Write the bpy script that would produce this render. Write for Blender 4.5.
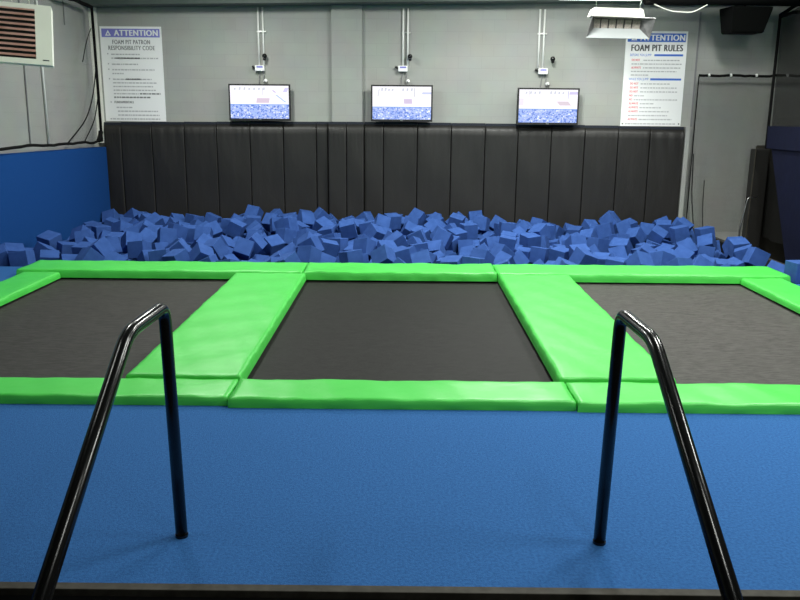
import bpy, bmesh, math, random
from mathutils import Vector, Matrix, Euler, Quaternion
R = math.radians
random.seed(7)
for o in list(bpy.data.objects): bpy.data.objects.remove(o)
scene = bpy.context.scene
col = scene.collection

# ---------------- camera ----------------
cam_d = bpy.data.cameras.new('camera'); cam = bpy.data.objects.new('camera', cam_d); col.objects.link(cam)
right = Vector((0.99994896, 0.00616999, 0.00800097)); down = Vector((0.00917928, -0.22386506, -0.97457692)); fwd = Vector((-0.00422199, 0.97460062, -0.22391027))
m = Matrix((right, -down, -fwd)).transposed().to_4x4(); m.translation = Vector((0, 0, 1.8))
cam.matrix_world = m
cam_d.sensor_width = 36; cam_d.lens = 36 * 801.08 / 800; cam_d.clip_start = 0.05
scene.camera = cam

# ---------------- world, lights, exposure ----------------
w = bpy.data.worlds.new('world'); scene.world = w; w.use_nodes = True
w.node_tree.nodes['Background'].inputs[0].default_value = (0.8, 0.9, 1.0, 1); w.node_tree.nodes['Background'].inputs[1].default_value = 0.2
vs = scene.view_settings; vs.view_transform = 'Standard'; vs.look = 'None'; vs.gamma = 1; vs.exposure = 0.0; vs.use_curve_mapping = False
LAMPS = [  # x, y, z, power : rows of ceiling strip lamps, the right hand row the brightest
    (-2.6, 3.0, 4.25, 20), (-2.8, 7.3, 4.25, 90), (1.6, 0.5, 4.25, 35), (1.6, 4.5, 4.25, 80), (1.6, 8.2, 4.25, 120),
    (4.6, 3.0, 4.25, 140), (4.6, 7.0, 4.25, 200), (-2.6, 11.5, 4.25, 155), (1.6, 11.5, 4.25, 215), (4.4, 11.3, 4.25, 110)]
for (x, y, z, p) in LAMPS:
    l = bpy.data.lights.new('strip_light', 'AREA'); l.shape = 'RECTANGLE'; l.size = 0.3; l.size_y = 1.3; l.energy = p; l.color = (0.97, 1.0, 0.95)
    o = bpy.data.objects.new('strip_light', l); o.location = (x, y, z - 0.09); col.objects.link(o)

# ---------------- materials ----------------
def new_mat(name):
    mt = bpy.data.materials.new(name); mt.use_nodes = True
    return mt, mt.node_tree, mt.node_tree.nodes['Principled BSDF']
def noise_mat(name, c1, c2, scale=8, rough=0.5, bump=0.0, bscale=40, metal=0.0, spec=0.5, stretch=(1, 1, 1), coat=0.0):
    mt, nt, b = new_mat(name)
    N, L = nt.nodes, nt.links
    tc = N.new('ShaderNodeTexCoord'); mp = N.new('ShaderNodeMapping'); mp.inputs['Scale'].default_value = stretch
    L.new(tc.outputs['Object'], mp.inputs[0])
    n = N.new('ShaderNodeTexNoise'); n.inputs['Scale'].default_value = scale; n.inputs['Detail'].default_value = 4
    L.new(mp.outputs[0], n.inputs['Vector'])
    r = N.new('ShaderNodeValToRGB'); r.color_ramp.elements[0].position = 0.35; r.color_ramp.elements[1].position = 0.65
    r.color_ramp.elements[0].color = (*c1, 1); r.color_ramp.elements[1].color = (*c2, 1)
    L.new(n.outputs[0], r.inputs[0]); L.new(r.outputs[0], b.inputs['Base Color'])
    b.inputs['Roughness'].default_value = rough; b.inputs['Metallic'].default_value = metal; b.inputs['Specular IOR Level'].default_value = spec
    if coat: b.inputs['Coat Weight'].default_value = coat
    if bump:
        n2 = N.new('ShaderNodeTexNoise'); n2.inputs['Scale'].default_value = bscale; n2.inputs['Detail'].default_value = 3
        L.new(mp.outputs[0], n2.inputs['Vector'])
        bp = N.new('ShaderNodeBump'); bp.inputs['Strength'].default_value = bump; bp.inputs['Distance'].default_value = 0.02
        L.new(n2.outputs[0], bp.inputs['Height']); L.new(bp.outputs[0], b.inputs['Normal'])
    return mt
def plain(name, c, rough=0.5, metal=0.0, emit=0, spec=0.5):
    mt, nt, b = new_mat(name)
    b.inputs['Base Color'].default_value = (*c, 1); b.inputs['Roughness'].default_value = rough; b.inputs['Metallic'].default_value = metal
    b.inputs['Specular IOR Level'].default_value = spec
    if emit: b.inputs['Emission Color'].default_value = (*c, 1); b.inputs['Emission Strength'].default_value = emit
    return mt
def block_wall(name, c1, c2, mortar):
    mt, nt, b = new_mat(name); N, L = nt.nodes, nt.links
    tc = N.new('ShaderNodeTexCoord'); sp = N.new('ShaderNodeSeparateXYZ'); L.new(tc.outputs['Object'], sp.inputs[0])
    ad = N.new('ShaderNodeMath'); ad.operation = 'ADD'; L.new(sp.outputs[0], ad.inputs[0]); L.new(sp.outputs[1], ad.inputs[1])
    cb = N.new('ShaderNodeCombineXYZ'); L.new(ad.outputs[0], cb.inputs[0]); L.new(sp.outputs[2], cb.inputs[1])
    br = N.new('ShaderNodeTexBrick'); br.inputs['Scale'].default_value = 1; br.inputs['Brick Width'].default_value = 0.4; br.inputs['Row Height'].default_value = 0.2
    br.inputs['Mortar Size'].default_value = 0.006; br.inputs['Mortar Smooth'].default_value = 0.6
    br.inputs['Color1'].default_value = (*c1, 1); br.inputs['Color2'].default_value = (*c2, 1); br.inputs['Mortar'].default_value = (*mortar, 1)
    L.new(cb.outputs[0], br.inputs['Vector'])
    n = N.new('ShaderNodeTexNoise'); n.inputs['Scale'].default_value = 2.0; n.inputs['Detail'].default_value = 5; L.new(tc.outputs['Object'], n.inputs['Vector'])
    mx = N.new('ShaderNodeMix'); mx.data_type = 'RGBA'; mx.blend_type = 'MULTIPLY'; mx.inputs[0].default_value = 0.25
    L.new(br.outputs['Color'], mx.inputs[6]); L.new(n.outputs['Color'], mx.inputs[7])
    hs = N.new('ShaderNodeHueSaturation'); hs.inputs['Saturation'].default_value = 0.6; L.new(mx.outputs[2], hs.inputs['Color'])
    L.new(hs.outputs[0], b.inputs['Base Color']); b.inputs['Roughness'].default_value = 0.75
    bp = N.new('ShaderNodeBump'); bp.inputs['Strength'].default_value = 0.15; bp.inputs['Distance'].default_value = 0.01
    iv = N.new('ShaderNodeMath'); iv.operation = 'SUBTRACT'; iv.inputs[0].default_value = 1; L.new(br.outputs['Fac'], iv.inputs[1])
    L.new(iv.outputs[0], bp.inputs['Height']); L.new(bp.outputs[0], b.inputs['Normal'])
    return mt
def net_mat(name, c, density, cell=0.0083):
    """knotted cord net: cords over see-through holes"""
    mt, nt, b = new_mat(name); N, L = nt.nodes, nt.links
    b.inputs['Base Color'].default_value = (*c, 1); b.inputs['Roughness'].default_value = 0.9; b.inputs['Specular IOR Level'].default_value = 0.1
    tc = N.new('ShaderNodeTexCoord'); sp = N.new('ShaderNodeSeparateXYZ'); L.new(tc.outputs['Object'], sp.inputs[0])
    def math_(op, a, b_=None):
        n = N.new('ShaderNodeMath'); n.operation = op
        for i, v in enumerate((a, b_)):
            if v is None: continue
            if isinstance(v, (int, float)): n.inputs[i].default_value = v
            else: L.new(v, n.inputs[i])
        return n.outputs[0]
    h = math_('ADD', sp.outputs[0], sp.outputs[1])
    outs = []
    for s in (h, sp.outputs[2]):
        f = math_('FRACT', math_('MULTIPLY', s, 1 / cell)); outs.append(math_('LESS_THAN', f, density))
    k = math_('MAXIMUM', outs[0], outs[1])
    tr = N.new('ShaderNodeBsdfTransparent'); ms = N.new('ShaderNodeMixShader')
    L.new(k, ms.inputs[0]); L.new(tr.outputs[0], ms.inputs[1]); L.new(b.outputs[0], ms.inputs[2])
    L.new(ms.outputs[0], N['Material Output'].inputs['Surface'])
    return mt

M = {}
M['wall'] = block_wall('painted_block', (0.37, 0.387, 0.345), (0.383, 0.40, 0.357), (0.35, 0.367, 0.33))
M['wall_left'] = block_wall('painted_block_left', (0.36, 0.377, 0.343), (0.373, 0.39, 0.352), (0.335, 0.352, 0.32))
M['ceil'] = noise_mat('ceiling_steel', (0.05, 0.06, 0.055), (0.07, 0.08, 0.075), 3, 0.8)
M['beam'] = noise_mat('beam_paint', (0.06, 0.085, 0.075), (0.08, 0.105, 0.095), 4, 0.6)
M['carpet'] = noise_mat('blue_carpet', (0.021, 0.092, 0.265), (0.031, 0.128, 0.345), 70, 0.95, 0.35, 160, spec=0.15)
M['carpet_wall'] = noise_mat('blue_wall_carpet', (0.006, 0.050, 0.20), (0.010, 0.066, 0.25), 60, 0.95, 0.5, 150, spec=0.1)
M['green'] = noise_mat('green_vinyl', (0.062, 0.54, 0.066), (0.072, 0.59, 0.08), 1.5, 0.40, 0.16, 9, spec=0.42)
for k_, c_ in (('mat', 0.012), ('mat_left', 0.030), ('mat_sheen', 0.045)):  # right bed's lighter tone paints in the bright wall's reflection
    M[k_] = noise_mat('woven_' + k_, (c_, c_ * 0.93, c_ * 0.86), (c_ * 1.9, c_ * 1.8, c_ * 1.68), 14, 0.6, 0.2, 60, spec=0.12, stretch=(1, 6, 1))
M['black_vinyl'] = noise_mat('black_vinyl', (0.012, 0.0112, 0.010), (0.017, 0.016, 0.0145), 3, 0.5, 0.35, 6, spec=0.5, stretch=(1, 1, 0.35))
M['flat_black'] = plain('speaker_black', (0.0025, 0.0028, 0.0026), 0.8, spec=0.08)
M['navy_edge'] = plain('dark_webbing', (0.008, 0.012, 0.022), 0.7)
M['foam'] = noise_mat('blue_foam', (0.030, 0.080, 0.265), (0.039, 0.098, 0.315), 12, 0.9, 0.25, 120, spec=0.15)
M['black_paint'] = plain('gloss_black_paint', (0.005, 0.005, 0.005), 0.2, spec=0.45)
M['black'] = noise_mat('matt_black', (0.010, 0.010, 0.010), (0.016, 0.016, 0.016), 6, 0.7)
M['rope'] = plain('black_rope', (0.006, 0.006, 0.006), 0.85, spec=0.1)
M['white'] = noise_mat('white_enamel', (0.80, 0.80, 0.71), (0.84, 0.84, 0.75), 3, 0.45)
M['white_paper'] = plain('sign_white', (0.90, 0.91, 0.91), 0.5)
M['conduit'] = plain('conduit_paint', (0.85, 0.86, 0.83), 0.4)
M['conduit_bright'] = plain('polished_flap', (0.30, 0.32, 0.32), 0.25, spec=0.8)
M['metal'] = noise_mat('brushed_metal', (0.55, 0.56, 0.55), (0.7, 0.7, 0.69), 8, 0.28, metal=1.0)
M['hood_dark'] = noise_mat('dull_hood_metal', (0.10, 0.10, 0.10), (0.16, 0.16, 0.16), 8, 0.4, metal=0.7)
M['trim_metal'] = noise_mat('dull_aluminium', (0.035, 0.032, 0.024), (0.055, 0.050, 0.040), 20, 0.6, spec=0.15)
M['louver'] = noise_mat('louver_brown', (0.42, 0.22, 0.17), (0.56, 0.35, 0.29), 4, 0.5)
M['grille'] = noise_mat('burner_grille', (0.16, 0.14, 0.12), (0.26, 0.235, 0.20), 60, 0.6)
M['net'] = net_mat('black_net', (0.04, 0.04, 0.036), 0.13)
M['net_light'] = net_mat('thin_net', (0.02, 0.02, 0.018), 0.03)
M['net_dense'] = net_mat('dense_net', (0.015, 0.015, 0.014), 0.42)
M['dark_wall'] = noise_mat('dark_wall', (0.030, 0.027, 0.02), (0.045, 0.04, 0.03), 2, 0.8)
M['navy'] = noise_mat('navy_vinyl', (0.003, 0.0045, 0.018), (0.004, 0.006, 0.024), 3, 0.7, 0.2, 8, spec=0.2)
M['rubber'] = noise_mat('black_rubber', (0.010, 0.010, 0.011), (0.018, 0.018, 0.019), 30, 0.7, 0.2, 80)
M['tube'] = plain('lit_tube', (1.0, 1.0, 0.96), 0.4, emit=6)
M['txt_dark'] = plain('dark_grey_ink', (0.06, 0.06, 0.07), 0.6)
M['txt_grey'] = plain('grey_ink', (0.46, 0.46, 0.48), 0.6)
M['txt_mid'] = plain('mid_grey_ink', (0.20, 0.20, 0.21), 0.6)
M['txt_red'] = plain('red_ink', (0.72, 0.07, 0.10), 0.6)
M['blue_ink'] = plain('blue_ink', (0.04, 0.15, 0.62), 0.6)
M['lav_ink'] = plain('faded_violet_ink', (0.22, 0.22, 0.62), 0.6)

# ---------------- mesh helpers ----------------
def link(name, bm, mats, parent=None, smooth=False, loc=None):
    me = bpy.data.meshes.new(name); bm.normal_update(); bm.to_mesh(me); bm.free()
    for mm in (mats if isinstance(mats, (list, tuple)) else [mats]): me.materials.append(mm)
    if smooth:
        for p in me.polygons: p.use_smooth = True
    o = bpy.data.objects.new(name, me); col.objects.link(o)
    if parent: o.parent = parent
    if loc: o.location = loc
    return o
def box(bm, x0, x1, y0, y1, z0, z1, mi=0, bevel=0.0):
    vs_ = [bm.verts.new(p) for p in ((x0, y0, z0), (x1, y0, z0), (x1, y1, z0), (x0, y1, z0), (x0, y0, z1), (x1, y0, z1), (x1, y1, z1), (x0, y1, z1))]
    fs = [bm.faces.new([vs_[i] for i in f]) for f in ((0, 3, 2, 1), (4, 5, 6, 7), (0, 1, 5, 4), (1, 2, 6, 5), (2, 3, 7, 6), (3, 0, 4, 7))]
    for f in fs: f.material_index = mi
    if bevel:
        es = list({e for f in fs for e in f.edges})
        bmesh.ops.bevel(bm, geom=es, offset=bevel, segments=2, affect='EDGES', profile=0.5)
    return bm
def hexa(bm, lo, hi, mi=0):
    """lo and hi: two rings of four points"""
    a = [bm.verts.new(p) for p in lo]; b = [bm.verts.new(p) for p in hi]
    fs = [bm.faces.new(a[::-1]), bm.faces.new(b)]
    for i in range(4): fs.append(bm.faces.new((a[i], a[(i + 1) % 4], b[(i + 1) % 4], b[i])))
    for f in fs: f.material_index = mi
    return bm
def tube(bm, pts, r, seg=10, cap=True):
    pts = [Vector(p) for p in pts]; rings = []
    n = len(pts); prev = None
    for i, p in enumerate(pts):
        t = (pts[min(i + 1, n - 1)] - pts[max(i - 1, 0)]).normalized()
        if prev is None:
            u = t.orthogonal().normalized()
        else:
            u = (prev - t * prev.dot(t)).normalized()
        prev = u; v = t.cross(u)
        rings.append([bm.verts.new(p + (u * math.cos(2 * math.pi * k / seg) + v * math.sin(2 * math.pi * k / seg)) * r) for k in range(seg)])
    for i in range(n - 1):
        for k in range(seg):
            bm.faces.new((rings[i][k], rings[i][(k + 1) % seg], rings[i + 1][(k + 1) % seg], rings[i + 1][k]))
    if cap: bm.faces.new(rings[0][::-1]); bm.faces.new(rings[-1])
    return bm
def arc(pts, rad, n=6):
    """round the inner corners of a polyline"""
    pts = [Vector(p) for p in pts]; out = [pts[0]]
    for i in range(1, len(pts) - 1):
        a = (pts[i - 1] - pts[i]).normalized(); b = (pts[i + 1] - pts[i]).normalized()
        p0 = pts[i] + a * rad; p1 = pts[i] + b * rad
        for k in range(n + 1):
            t = k / n; out.append(p0 * (1 - t) ** 2 + pts[i] * 2 * t * (1 - t) + p1 * t * t)
    out.append(pts[-1]); return out
def B(): return bmesh.new()
def thing(name, label, cat, loc=(0, 0, 0), rz=0, group=None):
    o = bpy.data.objects.new(name, None); col.objects.link(o); o.location = loc; o.rotation_euler = (0, 0, rz); o.empty_display_size = 0.1
    return tag(o, label, cat, group)
def tag(o, label, cat, group=None):
    o['label'] = label; o['category'] = cat
    if group: o['group'] = group
    return o
def struct(name, bm, mats, smooth=False, label=None):
    o = link(name, bm, mats, smooth=smooth); o['kind'] = 'structure'
    if label: o['label'] = label
    return o

# ---------------- the room ----------------
XL, XR, YB, YF, ZC = -5.36, 7.4, 14.3, -5.0, 4.6
ZP = -0.62      # bottom of the foam pit
struct('floor', box(B(), XL, XR, YF, YB + 0.2, -0.95, -0.85), M['rubber'], label='dark floor below the raised deck')
struct('ceiling', box(B(), XL - .2, XR + .2, YF - .2, YB + .2, ZC, ZC + 0.15), M['ceil'], label='dark ceiling above the courts')
struct('wall_back', box(B(), XL, XR, YB, YB + 0.2, -0.85, ZC), M['wall'], label='grey painted block wall behind the foam pit')
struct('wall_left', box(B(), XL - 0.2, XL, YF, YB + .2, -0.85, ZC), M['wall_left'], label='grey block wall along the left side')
struct('wall_right', box(B(), XR, XR + 0.2, YF, YB + .2, -0.85, ZC), M['dark_wall'], label='dark wall beyond the net on the right')
struct('wall_front', box(B(), XL - .2, XR + .2, YF - 0.2, YF, -0.85, ZC), M['wall'], label='grey block wall behind the camera')
# pilaster on the back wall
struct('trim_1', box(B(), -1.262, -0.742, 14.23, YB - 0.002, ZP, ZC - .002), M['wall'], label='shallow grey pilaster between the left and middle screens')
struct('trim_2', hexa(B(), [(XL + .002, 13.9, 3.545), (XR - .002, 13.9, 3.74), (XR - .002, YB - .004, 3.74), (XL + .002, YB - .004, 3.545)], [(XL + .002, 13.9, 3.95), (XR - .002, 13.9, 3.95), (XR - .002, YB - .004, 3.95), (XL + .002, YB - .004, 3.95)]), M['beam'], label='dark green steel beam along the top of the back wall')
struct('trim_3', box(B(), XL + 0.001, -5.245, 14.22, YB - .002, 1.3, 3.553), M['white'], label='pale corner strip between left and back walls')
struct('trim_4', box(B(), 4.862, 4.935, 14.2, YB - .002, -0.62, 1.66), M['wall'], label='pale vertical strip beside the last black wall pad')
b = B(); box(b, 4.96, 4.985, 14.285, YB - .001, 1.66, 3.553)
struct('trim_5', b, M['txt_mid'], label='dark vertical joint in the back wall right of the rules sign')
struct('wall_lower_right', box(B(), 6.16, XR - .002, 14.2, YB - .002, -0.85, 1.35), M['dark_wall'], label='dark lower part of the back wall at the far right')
# raised deck: blue carpet, with the pit and the trampoline wells left open
def slab(x0, x1, y0, y1, z1=0.0, z0=-0.85): return box(B(), x0, x1, y0, y1, z0, z1)
def deck(name, x0, x1, y0, y1, label):
    return struct(name, slab(x0, x1, y0, y1), M['carpet'], label=label)
deck('floor_deck_front', -5.24, 5.6, 2.815, 4.93, 'blue carpeted deck in front of the trampolines')
deck('floor_deck_left', -5.24, -4.02, 4.931, 9.44, 'blue carpeted strip left of the trampolines')
deck('floor_deck_right', 4.0, 5.6, 4.931, 9.44, 'blue carpeted strip right of the trampolines')
deck('floor_deck_rear', -4.019, 3.999, 8.9, 9.44, 'carpeted curb between trampolines and foam pit')
struct('floor_curb_left', slab(-1.75, -1.22, 4.932, 8.899), M['black'], label='black beam under the left green divider pad')
struct('floor_curb_right', slab(1.2, 1.73, 4.932, 8.899), M['black'], label='black beam under the right green divider pad')
struct('floor_pit', slab(-5.24, 5.0, 9.441, 14.18, ZP), M['black'], label='bottom of the foam pit')
struct('wall_pit_right', slab(4.99, 5.08, 9.441, 14.18, -0.08, ZP - .1), M['black'], label='black rim on the right side of the foam pit')
# metal nosing and black stairs down to the camera side
struct('trim_6', box(B(), -5.24, 5.6, 2.768, 2.814, -0.03, 0.003, bevel=0.003), M['trim_metal'], label='dull metal nosing along the front edge of the blue deck')
for i in range(4):
    z = -0.17 * (i + 1); y1 = 2.76 - 0.28 * i
    struct('floor_step', box(B(), -1.3, 1.25, y1 - 0.33, y1, z - 0.03 if i else z - .03, z), M['rubber'], label='black rubber stair tread %s from the deck' % ('first', 'second', 'third', 'fourth')[i])
struct('wall_deck_front', box(B(), -5.24, 5.6, 2.77, 2.812, -0.85, -0.031), M['black'], label='black riser under the metal nosing')

# left wall: blue carpeted panel under the grey wall
b = B()
v = [(-5.2, 14.2), (-5.2, -4.9)]
hexa(b, [(-5.355, -4.9, -.62), (-5.2, -4.9, -.62), (-5.2, 14.16, -.62), (-5.355, 14.16, -.62)], [(-5.355, -4.9, 1.42), (-5.2, -4.9, 1.42), (-5.2, 14.16, 1.235), (-5.355, 14.16, 1.235)])
struct('wall_left_panel', b, M['carpet_wall'], label='blue carpeted lower wall panel on the left')

# ---------------- black wall pads ----------------
edges = [-5.241, -4.946, -4.407, -3.842, -3.278, -2.696, -2.115, -1.542, -1.3, -1.014, -0.71, -0.372, 0.217, 0.806, 1.395, 1.966, 2.546, 3.125, 3.705, 4.258, 4.845]
words = ['leftmost narrow', 'second', 'third', 'fourth', 'fifth', 'sixth', 'seventh', 'narrow eighth', 'ninth', 'tenth', 'narrow eleventh', 'twelfth', 'thirteenth', 'fourteenth', 'fifteenth', 'sixteenth', 'seventeenth', 'eighteenth', 'nineteenth', 'last, rightmost']
where = {0: 'in the left corner of the pit', 1: 'under the responsibility sign', 4: 'below the left screen', 5: 'under the left screen', 8: 'left half of the pilaster', 9: 'right half of the pilaster', 12: 'under the middle screen', 15: 'left of the right screen', 16: 'under the right screen', 18: 'under the rules sign', 19: 'beside the pale strip'}
def wall_pad(i, x0, x1, yb, yf, z0=-0.6, z1=1.60):
    t = thing('wall_pad', 'black wall pad, %s from the left corner%s' % (words[i], (', ' + where[i]) if i in where else ''), 'wall pad', (x0, yb, 0), 0, 'black pads along the back wall')
    W = x1 - x0; D = yb - yf; b = B()
    nz = 26; us = [0, .008, .016, .024] + [.05 + .9 * q / 10 for q in range(11)] + [.976, .984, .992, 1]; nx = len(us) - 1; grid = {}
    rr = random.Random(i * 13 + 5); ph = rr.uniform(0, 6); k1 = rr.uniform(8, 16)
    for a in range(nx + 1):
        for c in range(nz + 1):
            u = us[a]; vv = c / nz
            ex = min(u, 1 - u) * W / 0.012; ez = min(vv, 1 - vv) * (z1 - z0) / 0.03
            k = math.sqrt(max(0, 1 - (1 - min(1, ex)) ** 2)) * math.sqrt(max(0, 1 - (1 - min(1, ez)) ** 2))
            wr = 0.0
            top = max(0, (vv - 0.7) / 0.3)
            wr += 0.008 * top * math.sin(u * k1 * 2.2 + ph + 2 * vv * 5) * min(1, ex) 
            wr += 0.004 * math.sin(vv * 9 + ph * 2 + u * 3)
            grid[a, c] = b.verts.new((u * W, -(D * (0.6 + 0.4 * k) + wr * k), z0 + vv * (z1 - z0)))
    for a in range(nx):
        for c in range(nz): b.faces.new((grid[a, c], grid[a + 1, c], grid[a + 1, c + 1], grid[a, c + 1]))
    # back and rims
    ring = [grid[a, 0] for a in range(nx + 1)] + [grid[nx, c] for c in range(1, nz + 1)] + [grid[a, nz] for a in range(nx - 1, -1, -1)] + [grid[0, c] for c in range(nz - 1, 0, -1)]
    back = [b.verts.new((q.co.x, 0, q.co.z)) for q in ring]
    for q in range(len(ring)):
        b.faces.new((ring[q], back[q], back[(q + 1) % len(ring)], ring[(q + 1) % len(ring)]))
    b.faces.new(back)
    bmesh.ops.recalc_face_normals(b, faces=b.faces)
    link('cushion', b, M['black_vinyl'], t, smooth=True)
    b = B(); box(b, 0.002, W - 0.002, -D * 0.55, 0, z1 + 0.001, z1 + 0.045)
    link('top_binding', b, M['navy_edge'], t)
for i in range(20):
    x0, x1 = edges[i], edges[i + 1]
    yb, yf = (14.225, 14.13) if i in (8, 9) else (14.295, 14.2)
    if i == 7: x1 -= 0.035
    if i == 8: x0 -= 0.03
    if i == 10: x0 += 0.0
    wall_pad(i, x0 + 0.001, x1 - 0.001, yb, yf, z1=1.605 + 0.045 * math.sin(math.pi * (i + 0.5) / 20))

# ---------------- green pads ----------------
def vinyl_pad(name, label, x0, x1, y0, y1, h, seed, z0=0.0, group='green pads around the trampolines', slack=1.0, drop=0.0):
    rr = random.Random(seed); ph = [rr.uniform(0, 6.28) for _ in range(8)]
    def axis(a, c, step, k=1.0):
        n = max(2, int((c - a - 0.08) / step)); inner = [a + 0.04 + (c - a - 0.08) * q / n for q in range(n + 1)]
        pos = [a, a + .004 * k, a + .014 * k, a + 0.028 * k] + inner + [c - 0.028 * k, c - .014 * k, c - .004 * k, c]
        f = [0, 0.4, 0.8, 0.96] + [1] * (n + 1) + [0.96, 0.8, 0.4, 0]
        return pos, f
    wide = x1 - x0 > y1 - y0
    xs, fx = axis(x0, x1, 0.035, 0.2 if wide else 0.6); ys, fy = axis(y0, y1, 0.035, 0.6 if wide else 0.2)
    b = B(); g = {}
    def wr(x, y):
        v_ = 0.0022 * math.sin(9 * x + 4 * y + ph[0]) + 0.0018 * math.sin(-7 * x + 11 * y + ph[1]) + 0.0015 * math.sin(23 * x + 9 * y + ph[2])
        for q in (5, 6, 7):   # a few creases running across the pad
            d_ = math.sin(1.7 * x + (2.3 if q % 2 else -3.1) * y + ph[q] * 2)
            v_ += 0.0022 * math.exp(-(d_ / 0.035) ** 2)
        return v_ * slack
    for i, x in enumerate(xs):
        for j, y in enumerate(ys):
            f = min(fx[i], fy[j]); z = h * f
            s = (1 if f > 0.9 else 0)
            z += wr(x, y) * s
            dx = dy = 0
            edge = 0.0042 * slack * (0.6 * math.sin(17 * (x + y) + ph[3]) + 0.4 * math.sin(41 * (x - y) + ph[4]))
            if 0 < f < 0.97:
                if fx[i] <= fy[j]: dx = edge * (1 if i < 4 else -1)
                else: dy = edge * (1 if j < 4 else -1)
                z += edge * 0.35
            # pads sag a little between their ends
            g[i, j] = b.verts.new((x + dx - x0, y + dy - y0, max(z, 0) + 0.001))
    for i in range(len(xs) - 1):
        for j in range(len(ys) - 1):
            b.faces.new((g[i, j], g[i + 1, j], g[i + 1, j + 1], g[i, j + 1]))
    o = link(name, b, M['green'], smooth=True, loc=(x0, y0, z0))
    return tag(o, label, 'trampoline pad', group)
SX = 0.006
vinyl_pad('green_pad', 'green vinyl pad between left trampoline and foam pit', -4.35, -1.135, 8.80, 9.41, 0.092, 1)
vinyl_pad('green_pad', 'green vinyl pad between middle trampoline and foam pit', -1.128, 1.045, 8.795, 9.40, 0.094, 2, slack=1.7)
vinyl_pad('green_pad', 'green vinyl pad between right trampoline and foam pit', 1.052, 4.33, 8.80, 9.41, 0.092, 3)
vinyl_pad('green_pad', 'green vinyl front pad by left trampoline, behind the left handrail', -4.35, -1.105, 4.79, 5.160, 0.060, 4)
vinyl_pad('green_pad', 'green vinyl front pad of the middle trampoline, at the blue carpet', -1.099, 1.090, 4.755, 5.160, 0.063, 5)
vinyl_pad('green_pad', 'pale bright green front pad of the right trampoline, at the blue carpet', 1.096, 4.35, 4.735, 5.160, 0.063, 6)
vinyl_pad('green_pad', 'wide green divider pad between left and middle trampolines', -1.885, -1.09, 5.163, 8.790, 0.078, 7)
vinyl_pad('green_pad', 'wide green divider pad between middle and right trampolines', 1.055, 1.855, 5.163, 8.790, 0.084, 8)
vinyl_pad('green_pad', 'green side pad on the outer left of left trampoline', -4.27, -3.84, 5.163, 8.790, 0.066, 9)
vinyl_pad('green_pad', 'green side pad on the outer right of right trampoline', 3.76, 4.24, 5.163, 8.790, 0.066, 10)
# light welt along the middle-facing edge of the left divider and the right side pad
# ---------------- trampolines ----------------
for (x0, x1, lab) in ((-4.0, -1.76, 'black woven trampoline bed on the left, behind the left handrail'), (-1.21, 1.19, 'black woven trampoline bed in the middle, between the two handrails'), (1.74, 3.99, 'black woven trampoline bed on the right, behind the right handrail')):
    cx = (x0 + x1) / 2
    t = thing('trampoline', lab, 'trampoline', (cx, 6.9, -0.85), 0, 'trampolines let into the deck')
    b = B(); n = 24; W = x1 - x0 - 0.02; Lg = 3.93; g = {}
    for i in range(n + 1):
        for j in range(n + 1):
            u, vv = i / n, j / n
            s = -0.035 * (math.sin(math.pi * u) * math.sin(math.pi * vv)) ** 0.5 if 0 < u < 1 and 0 < vv < 1 else 0
            g[i, j] = b.verts.new((-W / 2 + u * W, -Lg / 2 + vv * Lg + .01, 0.832 + s * 0.4))
    for i in range(n):
        for j in range(n): b.faces.new((g[i, j], g[i + 1, j], g[i + 1, j + 1], g[i, j + 1]))
    ex = bmesh.ops.extrude_face_region(b, geom=b.faces[:]); bmesh.ops.translate(b, verts=[e for e in ex['geom'] if isinstance(e, bmesh.types.BMVert)], vec=(0, 0, -0.006))
    bmesh.ops.recalc_face_normals(b, faces=b.faces)
    link('bed', b, M['mat_left' if x0 < -2 else 'mat' if x0 < 0 else 'mat_sheen'], t, smooth=False)  # left bed is a paler tone of the middle one's weave
    b = B()
    for sx in (-1, 1): box(b, sx * (W / 2 - 0.045) - 0.025, sx * (W / 2 - 0.045) + 0.025, -Lg / 2 + 0.03, Lg / 2 - 0.03, 0.72, 0.79)
    for sy in (-1, 1): box(b, -W / 2 + 0.02, W / 2 - 0.03, sy * (Lg / 2 - 0.06) - 0.025, sy * (Lg / 2 - 0.06) + 0.025, 0.0, 0.80)
    link('frame', b, M['black'], t)

# ---------------- handrails ----------------
def handrail(x, label, post_y, top, bend_y, slope, end_y, lean, end_x):
    t = thing('handrail', label, 'handrail', (x, post_y, 0), 0, 'black stair handrails')
    r = 0.026
    z1 = top - r
    pts = arc([(0, 0, 0.004), (lean, 0, z1), (lean * 1.2, bend_y - post_y, z1 + 0.005), (end_x, end_y - post_y, z1 - slope * (bend_y - end_y))], 0.075, 8)
    link('rail', tube(B(), pts, r, 20), M['black_paint'], t, smooth=True)
    b = B(); tube(b, [(0, 0, 0.0), (0, 0, 0.012)], r + 0.002, 20)
    link('foot_collar', b, M['black_paint'], t)
    return t
# lower post foot stands on the third step
handrail(-0.96, 'black tubular handrail on the left side of the stairs', 3.18, 1.06, 2.75, 0.595, 0.75, -.018, .028)
handrail(0.86, 'black tubular handrail on the right side of the stairs', 3.16, 1.055, 2.74, 0.545, 0.75, .024, -.004)

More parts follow.
